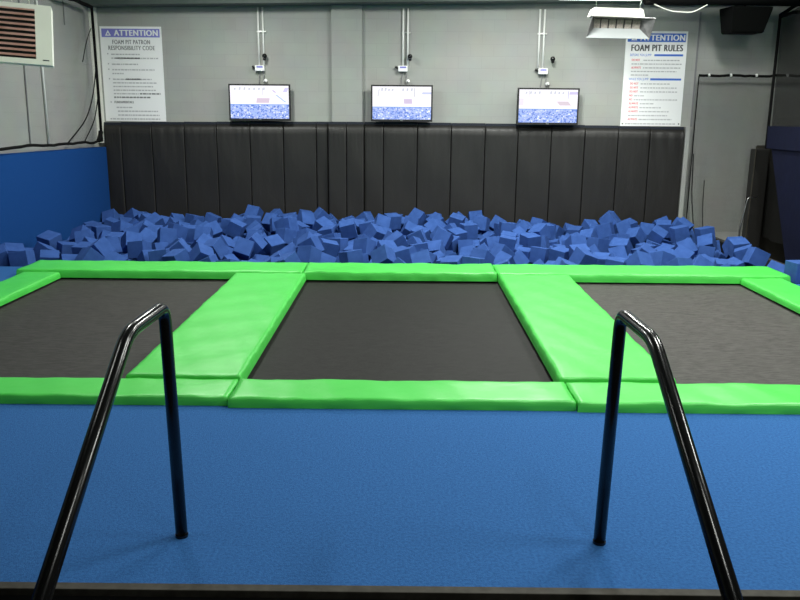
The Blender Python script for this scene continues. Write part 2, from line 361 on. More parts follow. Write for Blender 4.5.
# ---------------- screens ----------------
def screen_mat(name, seed, patches, split):
    """picture of the foam pit on a lit screen: white hall above, blue cubes below"""
    mt, nt, b = new_mat(name); N, L = nt.nodes, nt.links
    def mth(op, a, b_=None, c_=None):
        n = N.new('ShaderNodeMath'); n.operation = op
        for i, v in enumerate((a, b_, c_)):
            if v is None: continue
            if isinstance(v, (int, float)): n.inputs[i].default_value = v
            else: L.new(v, n.inputs[i])
        return n.outputs[0]
    tc = N.new('ShaderNodeTexCoord'); sp = N.new('ShaderNodeSeparateXYZ'); L.new(tc.outputs['Object'], sp.inputs[0])
    x = mth('ADD', mth('DIVIDE', sp.outputs[0], 1.0), 0.5); z = mth('DIVIDE', sp.outputs[2], 0.57)
    def mix(fac, A, Bc):
        n = N.new('ShaderNodeMix'); n.data_type = 'RGBA'
        if isinstance(fac, (int, float)): n.inputs[0].default_value = fac
        else: L.new(fac, n.inputs[0])
        for k, v in ((6, A), (7, Bc)):
            if isinstance(v, tuple): n.inputs[k].default_value = (*v, 1)
            else: L.new(v, n.inputs[k])
        return n.outputs[2]
    vo = N.new('ShaderNodeTexVoronoi'); vo.inputs['Scale'].default_value = 42; vo.inputs['Randomness'].default_value = 1
    mp = N.new('ShaderNodeMapping'); mp.inputs['Location'].default_value = (seed, 0, seed * .7); mp.inputs['Scale'].default_value = (1, 0.0, 1.3)
    L.new(tc.outputs['Object'], mp.inputs[0]); L.new(mp.outputs[0], vo.inputs['Vector'])
    sc_ = N.new('ShaderNodeSeparateColor'); L.new(vo.outputs['Color'], sc_.inputs[0])
    cubes = mix(mth('MULTIPLY', sc_.outputs[0], sc_.outputs[1]), (0.12, 0.24, 0.78), (1.3, 1.35, 1.5))
    cubes = mix(mth('GREATER_THAN', sc_.outputs[2], 0.62), cubes, (0.45, 0.60, 1.15))
    c = mix(mth('LESS_THAN', z, split), (1.15, 1.12, 1.2), cubes)
    c = mix(mth('COMPARE', z, split + 0.01, 0.012), c, (0.25, 0.45, 0.95))
    for (x0, x1, z0, z1, sh, colr, al) in patches:
        xx_ = mth('SUBTRACT', x, mth('MULTIPLY', mth('SUBTRACT', z, z0), sh))
        inx = mth('MULTIPLY', mth('GREATER_THAN', xx_, x0), mth('LESS_THAN', xx_, x1))
        inz = mth('MULTIPLY', mth('GREATER_THAN', z, z0), mth('LESS_THAN', z, z1))
        c = mix(mth('MULTIPLY', mth('MULTIPLY', inx, inz), al), c, colr)
    L.new(c, b.inputs['Emission Color']); b.inputs['Emission Strength'].default_value = 0.95
    b.inputs['Base Color'].default_value = (0.02, 0.02, 0.025, 1); b.inputs['Roughness'].default_value = 0.25
    return mt
def small(seedx, x0, x1, n):
    rr = random.Random(seedx); out = []
    for k in range(n):
        a = x0 + (x1 - x0) * k / n
        out.append((a, a + 0.035, 0.83, 0.90 + rr.uniform(-.01, .02), 0.1, (0.55, 0.60, 0.66), 0.7))
    return out
P1 = small(1, .06, .64, 7) + [(0.44, 0.66, 0.46, 0.60, .12, (0.72, 0.55, 0.70), .8), (0.55, 0.56, .68, .9, 0, (.6, .62, .66), .8), (0.93, 0.965, 0.48, 0.70, -0.75, (0.40, 0.60, 1.0), .8), (0.90, 0.97, .78, .90, .3, (.55, .5, .95), .7), (0.76, .80, .76, .83, -0.8, (.6, .5, .8), .8)]
P2 = small(2, .14, .38, 4) + small(5, .5, .72, 3) + [(0.54, 0.68, 0.46, 0.60, -.06, (0.66, 0.52, 0.76), .8), (0.71, 0.725, .66, .92, 0, (.55, .58, .6), .8), (.08, .10, .66, .9, .1, (.7, .72, .75), .8), (0.84, 1.02, 0.74, 0.80, 0.2, (0.55, 0.62, 0.95), .8)]
P3 = small(3, .1, .4, 4) + small(6, .52, .8, 4) + [(0.70, 0.90, 0.50, 0.62, -.5, (0.74, 0.60, 0.68), .8), (.16, .172, .72, .92, 0, (.6, .6, .62), .8), (.83, .845, .70, .92, 0, (.5, .52, .7), .8), (0.85, 1.02, 0.82, 0.90, 0.2, (0.62, 0.55, 0.9), .8), (0.0, .08, .50, .70, 0, (.85, .75, .95), .6)]
def screen(cx, zc, y, rz, mt, label, pre):
    W, H, D = 1.055, 0.61, 0.05
    t = thing('wall_screen', label, 'television', (cx, y, zc), rz, 'lit screens on the back wall')
    b = B(); bz = 0.026; z0, z1 = -H / 2, H / 2
    for (a, c, e, f) in ((-W / 2, -W / 2 + bz, z0, z1), (W / 2 - bz, W / 2, z0, z1), (-W / 2 + bz, W / 2 - bz, z1 - bz, z1), (-W / 2 + bz, W / 2 - bz, z0, z0 + bz * 1.4)):
        box(b, a, c, 0, D, e, f)
    box(b, -W / 2 + bz, W / 2 - bz, 0.02, D, z0 + bz * 1.4, z1 - bz)
    box(b, -W / 2 + 0.12, W / 2 - 0.12, D, D + 0.035, z0 + 0.08, z1 - 0.06)
    link('bezel', b, M['black'], t)
    b = B(); box(b, -W / 2 + bz, W / 2 - bz, 0, 0.012, 0, H - 2.4 * bz)
    link('display', b, mt, t, loc=(0, 0.006, z0 + bz * 1.4 + 0.0))
    b = B(); box(b, -0.025, 0.025, -0.003, 0.001, z0 + 0.010, z0 + 0.026)
    link('badge', b, M['metal'], t)
    b = B(); box(b, -0.12, 0.12, D + 0.03, 14.297 - y, -0.12, 0.12)
    link('wall_bracket', b, M['black'], t)
screen(-2.495, 2.006, 14.12, 0.0, screen_mat('screen_picture_left', 1.3, P1, 0.40), 'lit flat screen on the back wall, left of the three screens', 'left')
screen(-0.058, 2.010, 14.12, 0.0, screen_mat('screen_picture_middle', 4.1, P2, 0.35), 'lit flat screen on the back wall, middle of the three screens', 'mid')
screen(2.44, 1.978, 14.08, R(2.0), screen_mat('screen_picture_right', 8.7, P3, 0.38), 'lit flat screen turned slightly, nearest to the rules sign', 'right')

# conduits, boxes and cameras above the screens
for (bx, bz, px, cxm, czm, name) in ((-2.51, 2.59, -2.46, -2.40, 2.755, 'left'), (-0.06, 2.60, 0.0, 0.075, 2.765, 'middle'), (2.335, 2.575, 2.31, 2.50, 2.745, 'right')):
    t = thing('conduit_pair', 'pair of pale vertical conduits running up above the %s screen' % name, 'conduit', (px - 0.015, 14.27, bz), 0, 'conduits above the screens')
    for dx in (-0.03, 0.05):
        link('conduit', tube(B(), [(dx, -0.004, 0.04), (dx, -0.004, 3.57 - bz)], 0.016, 8), M['conduit'], t, smooth=True)
    b = B(); box(b, -0.055, 0.10, -0.012, 0.028, 3.18 - bz - 0.012, 3.18 - bz + 0.012); link('strap', b, M['metal'], t)
    t = thing('junction_box', 'small white box with a dark band above the %s screen' % name, 'junction box', (bx + 0.01, 14.297, bz), 0, 'white boxes above the screens')
    b = B(); box(b, -0.075, 0.085, -0.09, 0, -0.06, 0.035, bevel=0.006); link('housing', b, M['white_paper'], t)
    b = B(); box(b, -0.045, 0.06, -0.094, -0.089, -0.005, 0.022); link('band', b, M['lav_ink'], t)
    b = B(); tube(b, [(-0.075, -0.04, -0.01), (-0.125, -0.05, 0.02)], 0.018, 8); link('side_plug', b, M['black'], t)
    b = B(); tube(b, arc([(0.01, -0.03, -0.06), (-0.01, -0.025, -0.16), (-0.02, -0.03, -0.27)], 0.03), 0.007, 6); tube(b, arc([(0.05, -0.03, -0.06), (0.075, -0.03, -0.13), (0.055, -0.03, -0.2), (0.07, -0.03, -0.27)], 0.02), 0.007, 6)
    link('cable', b, M['txt_mid'], t)
    b = B(); tube(b, [(0.08, -0.03, -0.225), (0.105, -0.06, -0.21)], 0.028, 10); link('cable_plug', b, M['white_paper'], t)
    t = thing('security_camera', 'small black camera on the wall above the %s screen' % name, 'camera', (cxm, 14.298, czm), 0, 'small black cameras above the screens')
    b = B(); bmesh.ops.create_uvsphere(b, u_segments=14, v_segments=10, radius=0.042, matrix=Matrix.Translation((0.0, -0.10, 0.02))); tube(b, [(0, -0.10, 0.0), (0.0, -0.13, -0.04)], 0.026, 10)
    link('camera_body', b, M['black_paint'], t, smooth=True)
    b = B(); tube(b, [(0, 0, -0.01), (0, -0.08, 0.01)], 0.012, 8); link('mount', b, M['black'], t)

# ---------------- wall signs ----------------
def text_bm(b, body, x, z, size, y=-0.0105, width=None, align='LEFT', bold=0.0):
    cu = bpy.data.curves.new('lettering', 'FONT'); cu.body = body; cu.size = size; cu.align_x = align; cu.space_character = 1.12 if bold else 1.0; cu.extrude = 0.0008
    o = bpy.data.objects.new('lettering', cu); col.objects.link(o)
    dg = bpy.context.evaluated_depsgraph_get(); dg.update()
    me = bpy.data.meshes.new_from_object(o.evaluated_get(dg))
    xs = [v.co.x for v in me.vertices]; s = 1.0
    if width and xs: s = width / (max(xs) - min(xs))
    off = min(xs) if align == 'LEFT' else (min(xs) + max(xs)) / 2
    for v in me.vertices: v.co = Vector(((v.co.x - off) * s + x, y - v.co.z, v.co.y + z))
    b.from_mesh(me)
    if bold:
        for q in (1, 2):
            for v in me.vertices: v.co += Vector((bold * 2.4, -0.0002, bold * 0.8 * (1 if q == 1 else -1)))
            b.from_mesh(me)
    bpy.data.objects.remove(o); bpy.data.curves.remove(cu); bpy.data.meshes.remove(me)
def dashes(b, x0, x1, z, h, seed):
    rr = random.Random(seed); x = x0
    while x < x1 - 0.01:
        w_ = min(rr.uniform(0.02, 0.07), x1 - x); box(b, x, x + w_, -0.0113, -0.0103, z, z + h); x += w_ + 0.011
def sign(name, label, x0, z0, W, H, y=14.298, rz=0):
    t = thing(name, label, 'sign', (x0, y, z0), rz)
    link('board', box(B(), 0, W, -0.010, 0, 0, H), M['white_paper'], t)
    return t
# responsibility sign: fractions measured down the board (95 px tall, 64 px wide)
W, H = 1.05, 1.575
t = sign('responsibility_sign', 'tall white board headed ATTENTION in faded violet, left of the screens', -5.215, 1.672, W, H)
def fz(p): return H * (1 - p / 95.0)
b = B(); box(b, 0.03, W - 0.03, -0.0125, -0.0101, fz(10.6), fz(2.3)); link('header_band', b, M['lav_ink'], t)
b = B(); text_bm(b, 'ATTENTION', 0.24, fz(9.2), 0.135, y=-0.0135, width=0.74, bold=0.0025)
tri = [(0.09, fz(9.2)), (0.19, fz(9.2)), (0.14, fz(3.6))]
vsx = [b.verts.new((p[0], -0.0138, p[1])) for p in tri]; vin = [b.verts.new((0.14 + (p[0] - 0.14) * 0.45, -0.0138, fz(7.5) + (p[1] - fz(7.5)) * 0.42)) for p in tri]
for k in range(3): b.faces.new((vsx[k], vsx[(k + 1) % 3], vin[(k + 1) % 3], vin[k]))
link('heading', b, M['white_paper'], t)
b = B(); text_bm(b, 'FOAM PIT PATRON', W / 2, fz(17.4), 0.100, width=0.64, align='CENTER', bold=0.0009); text_bm(b, 'RESPONSIBILITY CODE', W / 2, fz(23.2), 0.100, width=0.79, align='CENTER', bold=0.0009)
link('title', b, M['txt_mid'], t)
rows = [(27.2, .17, .66), (31.0, .17, .98), (37, .17, .62), (42.5, .17, .9), (46.3, .17, .38), (52, .17, .84), (55.6, .17, .92), (59.3, .17, .86), (63, .17, .9), (66.6, .17, .6), (80.5, .2, .48), (84.3, .22, .92), (88.3, .22, .94), (92.2, .08, .97)]
for k, (p, a, c) in enumerate(rows):
    b = B(); dashes(b, a, c, fz(p + 1.0), 0.020, k); link('print_line', b, M['txt_grey'], t)
for p in (27, 37, 42.5, 52, 75.5):
    b = B(); text_bm(b, '•', 0.10, fz(p + 2.0), 0.10); link('bullet', b, M['txt_grey'], t)
b = B(); text_bm(b, 'FUNDAMENTALS', 0.17, fz(76.6), 0.055, width=0.33, bold=0.001); link('bold_line', b, M['txt_mid'], t)
for k, (p, a, c) in enumerate(((67.6, .62, .98), (71.3, .17, .82), (53.0, .40, .66), (32.0, .24, .66))):
    b = B(); dashes(b, a, c, fz(p), 0.024, 40 + k); link('bold_line', b, M['txt_mid'], t)
# rules sign
W, H = 1.045, 1.575
t = sign('rules_sign', 'tall white board headed FOAM PIT RULES under a blue band, right of the screens', 3.745, 1.662, W, H)
b = B(); box(b, 0.03, W - 0.03, -0.0125, -0.0101, fz(10.6), fz(2.2)); link('header_band', b, M['blue_ink'], t)
b = B(); text_bm(b, 'ATTENTION', 0.24, fz(9.2), 0.135, y=-0.0135, width=0.75, bold=0.0025)
vsx = [b.verts.new((p[0], -0.0138, p[1])) for p in tri]; vin = [b.verts.new((0.14 + (p[0] - 0.14) * 0.45, -0.0138, fz(7.5) + (p[1] - fz(7.5)) * 0.42)) for p in tri]
for k in range(3): b.faces.new((vsx[k], vsx[(k + 1) % 3], vin[(k + 1) % 3], vin[k]))
link('heading', b, M['white_paper'], t)
b = B(); text_bm(b, 'FOAM PIT RULES', W / 2 + .01, fz(19.6), 0.15, width=0.87, align='CENTER', bold=0.0025); link('title', b, M['txt_dark'], t)
for (tx, p, wd, bx0) in (('BEFORE YOU JUMP', 24.6, .36, .50), ('WHILE YOU JUMP', 48.6, .34, .46)):
    b = B(); text_bm(b, tx, 0.09, fz(p), 0.055, width=wd); link('section_heading', b, M['blue_ink'], t)
    b = B(); box(b, bx0, .99, -0.0118, -0.0103, fz(p), fz(p - 2.0)); link('heading_bar', b, M['blue_ink'], t)
for (p, s_) in ((29.5, 'DO NOT'), (37.0, 'ALWAYS'), (53.0, 'DO NOT'), (57.0, 'DO NOT'), (61.0, 'DO NOT'), (65.0, 'NO'), (69.0, 'NO'), (73.0, 'ALWAYS'), (77.0, 'ALWAYS'), (81.0, 'ALWAYS'), (89.0, 'ALWAYS')):
    b = B(); text_bm(b, s_, 0.12, fz(p), 0.050, width={'DO NOT': .14, 'ALWAYS': .16, 'NO': .055}[s_], bold=0.0005); link('red_word', b, M['txt_red'], t)
rows = [(29.3, .32, .95), (33, .12, .98), (36.8, .32, .96), (40.4, .12, .90), (44, .12, .42), (52.8, .30, .80), (56.8, .30, .93), (60.8, .30, .94), (64.8, .20, .38), (68.8, .20, .95), (72.8, .31, .56), (76.8, .31, .68), (80.8, .31, .82), (84.8, .12, .80), (88.8, .31, .88), (93.2, .08, .97)]
for k, (p, a, c) in enumerate(rows):
    b = B(); dashes(b, a, c, fz(p), 0.018, 70 + k); link('print_line', b, M['txt_grey'], t)
for (x, z) in ((0.035, 0.04), (W - 0.035, 0.04)):
    b = B(); tube(b, [(x, -0.010, z), (x, -0.015, z)], 0.012, 8); link('screw', b, M['black'], t)

# ---------------- louvred unit heater, hung top left ----------------
t = thing('unit_heater', 'cream louvred unit heater hanging from rods at the top left', 'heater', (-4.16, 9.80, 2.345), R(0))
t.rotation_euler = (0, R(3.0), R(21))
W, H, D = 0.80, 0.665, 0.45
b = B(); box(b, -W, 0, 0.02, D, 0, H, bevel=0.008)
link('cabinet', b, M['white'], t)
b = B()   # front frame around the louvre opening
ox0, ox1, oz0, oz1 = -W + 0.06, -0.235 + .06, 0.06, H - 0.055
for (a, c, e, f) in ((-W, ox0, 0, H), (ox1, 0, 0, H), (ox0, ox1, 0, oz0), (ox0, ox1, oz1, H)): box(b, a, c, -0.012, 0.02, e, f)
link('front_frame', b, M['white'], t)
link('opening', box(B(), ox0, ox1, 0.012, 0.0199, oz0, oz1), M['black'], t)
n = 10
for k in range(n):
    z = oz0 + 0.03 + (oz1 - oz0 - 0.04) * k / (n - 1); b = B()
    hexa(b, [(ox0, -0.030, z - 0.008), (ox1 + 0.0, -0.030, z - 0.008), (ox1, -0.004, z + 0.016), (ox0, -0.004, z + 0.016)], [(ox0, -0.032, z - 0.005), (ox1, -0.032, z - 0.005), (ox1, -0.004, z + 0.020), (ox0, -0.004, z + 0.020)])
    link('louver', b, M['louver'], t)
b = B(); box(b, -0.105, -0.035, -0.014, -0.012, 0.045, 0.058); link('nameplate', b, M['txt_dark'], t)
for x in (-0.42, -0.24):
    link('hanging_rod', tube(B(), [(x, 0.12, H - 0.005), (x, 0.12, 4.6 - 2.345)], 0.008, 8), M['metal'], t, smooth=True)

# ---------------- radiant heater with flared hood, top right of the screens ----------------
t = thing('radiant_heater', 'white radiant heater with flared metal hood hanging beside the rules sign', 'heater', (3.17, 12.6, 2.95))
outer = [(-0.50, -0.12, 0.0), (0.45, -0.12, -0.012), (0.56, 0.0, 0.305), (-0.39, 0.0, 0.33)]
inner = [(-0.34, 0.13, 0.165), (0.36, 0.13, 0.155), (0.385, 0.16, 0.295), (-0.33, 0.16, 0.31)]
names = [('lower_flap', 'bright reflective lower flap'), ('right_flap', None), ('upper_flap', None), ('left_flap', None)]
for k in range(4):
    b = B(); a0, a1, b1, b0 = [Vector(p) for p in (outer[k], outer[(k + 1) % 4], inner[(k + 1) % 4], inner[k])]
    nrm = (a1 - a0).cross(b0 - a0).normalized() * 0.006
    hexa(b, [a0, a1, b1, b0], [a0 + nrm, a1 + nrm, b1 + nrm, b0 + nrm]); bmesh.ops.recalc_face_normals(b, faces=b.faces)
    o = link(names[k][0], b, M['conduit_bright'] if k == 0 else M['metal'] if k == 2 else M['hood_dark'], t)
    if names[k][1]: o['label'] = names[k][1]
b = B(); hexa(b, [Vector(p) for p in inner], [Vector(p) + Vector((0, 0.01, 0.0)) for p in inner]); bmesh.ops.recalc_face_normals(b, faces=b.faces); link('burner_panel', b, M['grille'], t)
b = B()
for k in range(1, 6):
    u = k / 6 - .02; x0 = inner[0][0] + (inner[1][0] - inner[0][0]) * u; x1 = inner[3][0] + (inner[2][0] - inner[3][0]) * u
    tube(b, [(x0, 0.122, inner[0][2] + .0), (x1, 0.152, inner[3][2])], 0.008, 6)
link('guard_bars', b, M['black'], t)
b = B(); hexa(b, [(-0.40, 0.02, 0.335), (0.40, 0.02, 0.315), (0.40, 0.34, 0.315), (-0.40, 0.34, 0.335)], [(-0.37, 0.05, 0.455), (0.375, 0.05, 0.44), (0.36, 0.32, 0.44), (-0.355, 0.32, 0.455)])
bmesh.ops.recalc_face_normals(b, faces=b.faces); bmesh.ops.bevel(b, geom=b.edges[:], offset=0.012, segments=2, affect='EDGES'); link('housing', b, M['white'], t)
for (x, dx) in ((-0.32, -0.14), (0.33, 0.12)):
    link('hanging_wire', tube(B(), [(x, 0.1, 0.44), (x + dx, -0.3, 1.648)], 0.004, 6), M['metal'], t)

# ---------------- strip lamps ----------------
def strip(x, y, z, L_, along, label, grp='ceiling strip lamps', rise=True):
    t = thing('strip_lamp', label, 'ceiling lamp', (x, y, z), 0 if along == 'y' else R(-90), grp)
    b = B(); box(b, -0.16, 0.16, -L_ / 2, L_ / 2, 0.0, 0.07); link('housing', b, M['white'], t)
    b = B()
    for dx in (-0.06, 0.06): tube(b, [(dx, -L_ / 2 + .03, -0.02), (dx, L_ / 2 - .03, -0.02)], 0.018, 8)
    link('tube', b, M['tube'], t, smooth=True)
    b = B()
    for s in (-1, 1): tube(b, [(0, s * L_ * .35, 0.06), (0, s * L_ * .35, ZC - z - 0.002)], 0.006, 6)
    link('hanger', b, M['metal'], t)
strip(2.95, 12.9, 3.585, 1.3, 'x', 'lit strip lamp at the top edge, above the hooded heater')
lo = bpy.data.lights.new('strip_light', 'AREA'); lo.shape = 'RECTANGLE'; lo.size = 1.2; lo.size_y = 0.2; lo.energy = 16; lo.color = (1, 1, .95)
oo = bpy.data.objects.new('strip_light', lo); oo.location = (2.95, 12.9, 3.515); col.objects.link(oo)

# ---------------- right end: duct, speaker, nets ----------------
b = B(); tube(b, arc([(3.7, 13.1, 3.64), (4.4, 13.2, 3.64), (4.6, 13.2, 3.66), (7.38, 13.2, 3.64)], 0.1), 0.14, 18)
tag(link('duct', b, M['rope'], smooth=True), 'black round duct along the top right, above the speaker', 'duct')
b = B(); tube(b, arc([(3.80, 13.0, 3.5), (4.05, 13.0, 3.40), (4.4, 13.0, 3.38), (4.62, 13.02, 3.50)], 0.1), 0.009, 8)
tag(link('loose_cable', b, M['white']), 'white cable sagging under the black duct beside the hooded heater', 'cable')
t = thing('loudspeaker', 'black wedge loudspeaker hanging under the duct at the top right', 'loudspeaker', (5.35, 13.3, 3.12))
b = B(); hexa(b, [(-0.22, -0.02, 0), (0.29, -0.02, 0), (0.24, 0.28, 0.0), (-0.27, 0.28, 0.0)], [(-0.26, -0.14, 0.39), (0.36, -0.14, 0.38), (0.30, 0.28, 0.38), (-0.34, 0.28, 0.39)])
bmesh.ops.recalc_face_normals(b, faces=b.faces); bmesh.ops.bevel(b, geom=b.edges[:], offset=0.012, segments=2, affect='EDGES'); link('cabinet', b, M['flat_black'], t)
b = B(); hexa(b, [(-0.20, -0.032, 0.02), (0.27, -0.032, 0.02), (0.33, -0.15, 0.36), (-0.235, -0.15, 0.37)], [(-0.20, -0.024, 0.024), (0.27, -0.024, 0.024), (0.33, -0.142, 0.364), (-0.235, -0.142, 0.374)])
bmesh.ops.recalc_face_normals(b, faces=b.faces); link('grille', b, M['flat_black'], t)
b = B(); tube(b, [(0.0, 0.1, 0.36), (0.0, 0.1, 1.498)], 0.012, 8); link('bracket', b, M['black'], t)

def wavy(p0, p1, n, amp, seed, sag=0.0):
    rr = random.Random(seed); p0 = Vector(p0); p1 = Vector(p1); out = []
    for k in range(n + 1):
        u = k / n; p = p0.lerp(p1, u); p.z += rr.uniform(-amp, amp) - sag * 4 * u * (1 - u); out.append(p)
    return out
def net_sheet(b, cols, n):
    """cols: list of columns (top point, bottom point)"""
    g = []
    for (a, c) in cols:
        a = Vector(a); c = Vector(c); g.append([b.verts.new(a.lerp(c, k / n)) for k in range(n + 1)])
    for i in range(len(g) - 1):
        for k in range(n): b.faces.new((g[i][k], g[i + 1][k], g[i + 1][k + 1], g[i][k + 1]))
# back net right of the pads
t = thing('safety_net', 'grey-looking black net hung from a horizontal rope right of the wall pads', 'net', (0, 0, 0))
b = B(); net_sheet(b, [((4.97 + 1.25 * k / 16, 14.12 + 0.025 * math.sin(k * 1.9), 2.5), (4.93 + 1.28 * k / 16, 14.12 + 0.03 * math.sin(k * 1.3 + 1), -0.15)) for k in range(17)], 10)
link('netting', b, M['net'], t, smooth=True)
link('top_rope', tube(B(), wavy((4.97, 14.1, 2.515), (7.2, 14.1, 2.535), 26, 0.010, 4, 0.015), 0.022, 8), M['rope'], t, smooth=True)
b = B(); tube(b, [(4.97, 14.1, 2.5), (4.97, 14.1, -0.1)], 0.010, 8); link('side_rope', b, M['rope'], t)
b = B()
for x in (5.13, 5.5, 5.93, 6.45): tube(b, [(x - 0.012, 14.075, 2.515), (x + 0.014, 14.075, 2.52)], 0.026, 8)
link('clips', b, M['conduit'], t)
b = B(); tube(b, arc([(4.99, 14.09, 1.2), (5.02, 14.09, 0.5), (5.10, 14.09, -0.05)], .2), 0.009, 6); tube(b, arc([(5.22, 14.09, 0.75), (5.23, 14.09, 0.3), (5.27, 14.09, -0.1)], .2), 0.007, 6)
link('slack_cord', b, M['rope'], t)
# side net
t = thing('side_net', 'dense dark net hanging along the right edge of the court', 'net', (0, 0, 0))
cols = [((6.22 + 0.05 * math.sin(k * 2.1), 14.0 - 0.32 * k, 3.52), (6.22 + 0.06 * math.sin(k * 1.7 + 1), 14.0 - 0.32 * k, -0.2)) for k in range(26)]
b = B(); net_sheet(b, cols, 8); link('netting', b, M['net_dense'], t, smooth=True)
b = B(); tube(b, [(6.2, 14.02, 3.5), (6.2, 14.02, -0.2)], 0.024, 10); link('edge_rope', b, M['rope'], t, smooth=True)
b = B(); tube(b, arc([(6.2, 14.0, 3.48), (6.32, 13.8, 3.60), (6.6, 13.5, 3.7)], .1), 0.03, 8); tube(b, wavy((6.22, 14.0, 3.47), (6.22, 6.0, 3.55), 20, .02, 8, .1), 0.028, 8); link('top_rope', b, M['rope'], t, smooth=True)
# dark post with thin rod
t = thing('padded_post', 'dark padded post at the right end of the back wall', 'post', (6.06, 13.9, -0.85))
b = B(); box(b, -0.11, 0.14, -0.05, 0.16, 0, 2.15, bevel=0.02); link('padding', b, M['black_vinyl'], t)
link('corner_rod', tube(B(), [(-0.125, -0.06, 0.45), (-0.105, -0.06, 2.20)], 0.010, 8), M['trim_metal'], t)
b = B(); tube(b, arc([(5.70, 13.6, -0.5), (5.72, 13.6, 0.0), (5.80, 13.6, 0.50), (5.96, 13.6, 0.52)], 0.03), 0.011, 8)
tag(link('bent_rod', b, M['metal'], smooth=True), 'thin bent metal rod sticking up right of the foam cubes', 'rod')
# navy leaning pad beyond the net
t = thing('leaning_mat', 'dark navy padded mat propped against the side net at the far right', 'mat', (5.84, 12.6, -0.85))
b = B(); hexa(b, [(0.0, -2.4, -0.0), (0.0, -0.75, 0.0), (0.07, -0.75, 0.0), (0.07, -2.4, 0.0)], [(0.02, -2.4, 2.24), (0.02, 0.50, 2.24), (0.09, 0.50, 2.24), (0.09, -2.4, 2.24)])
bmesh.ops.recalc_face_normals(b, faces=b.faces); bmesh.ops.bevel(b, geom=b.edges[:], offset=0.015, segments=2, affect='EDGES'); link('mat_body', b, M['navy'], t)
b = B(); hexa(b, [(-0.02, -2.4, 2.19), (-0.02, 0.56, 2.19), (0.11, 0.56, 2.19), (0.11, -2.4, 2.19)], [(-0.01, -2.4, 2.54), (-0.01, 0.60, 2.54), (0.10, 0.60, 2.54), (0.10, -2.4, 2.54)])
bmesh.ops.recalc_face_normals(b, faces=b.faces); link('top_flap', b, M['navy'], t)

# ---------------- left net and wall lines ----------------
t = thing('corner_net', 'thin black net with rope edge hung over the left grey wall', 'net', (0, 0, 0))
b = B(); net_sheet(b, [((-5.19, 13.85 - 0.45 * k, 3.6), (-5.19, 13.85 - 0.45 * k, 1.34)) for k in range(24)], 6); link('netting', b, M['net_light'], t)
b = B(); tube(b, [(-5.15, 13.83, 3.50), (-5.15, 13.84, 2.4), (-5.145, 13.83, 1.34)], 0.024, 8); link('edge_rope', b, M['rope'], t, smooth=True)
b = B(); tube(b, wavy((-5.15, 13.83, 1.335), (-5.15, 3.5, 1.40), 60, 0.014, 2), 0.021, 8); link('bottom_rope', b, M['rope'], t, smooth=True)
b = B(); tube(b, wavy((-5.15, 13.83, 3.50), (-5.15, 12.4, 3.53), 8, 0.015, 3), 0.030, 8); link('top_rope', b, M['rope'], t, smooth=True)
b = B(); tube(b, arc([(-5.15, 13.83, 1.5), (-5.15, 13.78, 1.42), (-5.15, 13.7, 1.35)], .03), 0.04, 8); link('knot', b, M['rope'], t, smooth=True)
b = B()
def catmull(pts, n=6):
    P_ = [Vector(p) for p in pts]; P_ = [P_[0]] + P_ + [P_[-1]]; out = []
    for i in range(1, len(P_) - 2):
        for k in range(n):
            s = k / n; a, c, d, e = P_[i - 1:i + 3]
            out.append(0.5 * ((2 * c) + (d - a) * s + (2 * a - 5 * c + 4 * d - e) * s * s + (3 * c - a - 3 * d + e) * s ** 3))
    out.append(P_[-2]); return out
tube(b, catmull([(-5.15, 13.735, 3.16), (-5.15, 13.5, 2.93), (-5.15, 13.27, 2.6)]), 0.007, 6)
tube(b, catmull([(-5.15, 13.846, 2.6), (-5.15, 13.60, 2.1), (-5.15, 13.2, 1.7), (-5.15, 12.45, 1.36)]), 0.010, 6)
tube(b, catmull([(-5.15, 13.83, 2.1), (-5.15, 13.58, 1.7), (-5.15, 13.1, 1.36)]), 0.009, 6)
link('slack_cord', b, M['rope'], t, smooth=True)
tag(link('wall_cable', tube(B(), [(-5.345, 11.62, 1.35), (-5.345, 11.68, 3.6), (-5.345, 11.7, 4.55)], 0.010, 6), M['txt_mid']), 'dark thin vertical cable on the left wall, left of the pale pipe', 'cable')
tag(link('wall_pipe', tube(B(), [(-5.335, 12.20, 1.33), (-5.335, 12.20, 4.55)], 0.017, 8), M['conduit'], smooth=True), 'pale thin vertical pipe on the left wall under the louvred heater', 'pipe')
tag(link('ceiling_cable', tube(B(), [(-5.345, 13.17, 3.15), (-5.345, 13.17, 4.55)], 0.008, 6), M['txt_mid']), 'short dark cable on the left wall between heater and corner net', 'cable')

# strip lamps that carry the lights set at the top
for i, (x, y, z, p) in enumerate(LAMPS):
    strip(x, y, z, 1.4, 'y', 'white ceiling strip lamp above the courts, out of the picture')

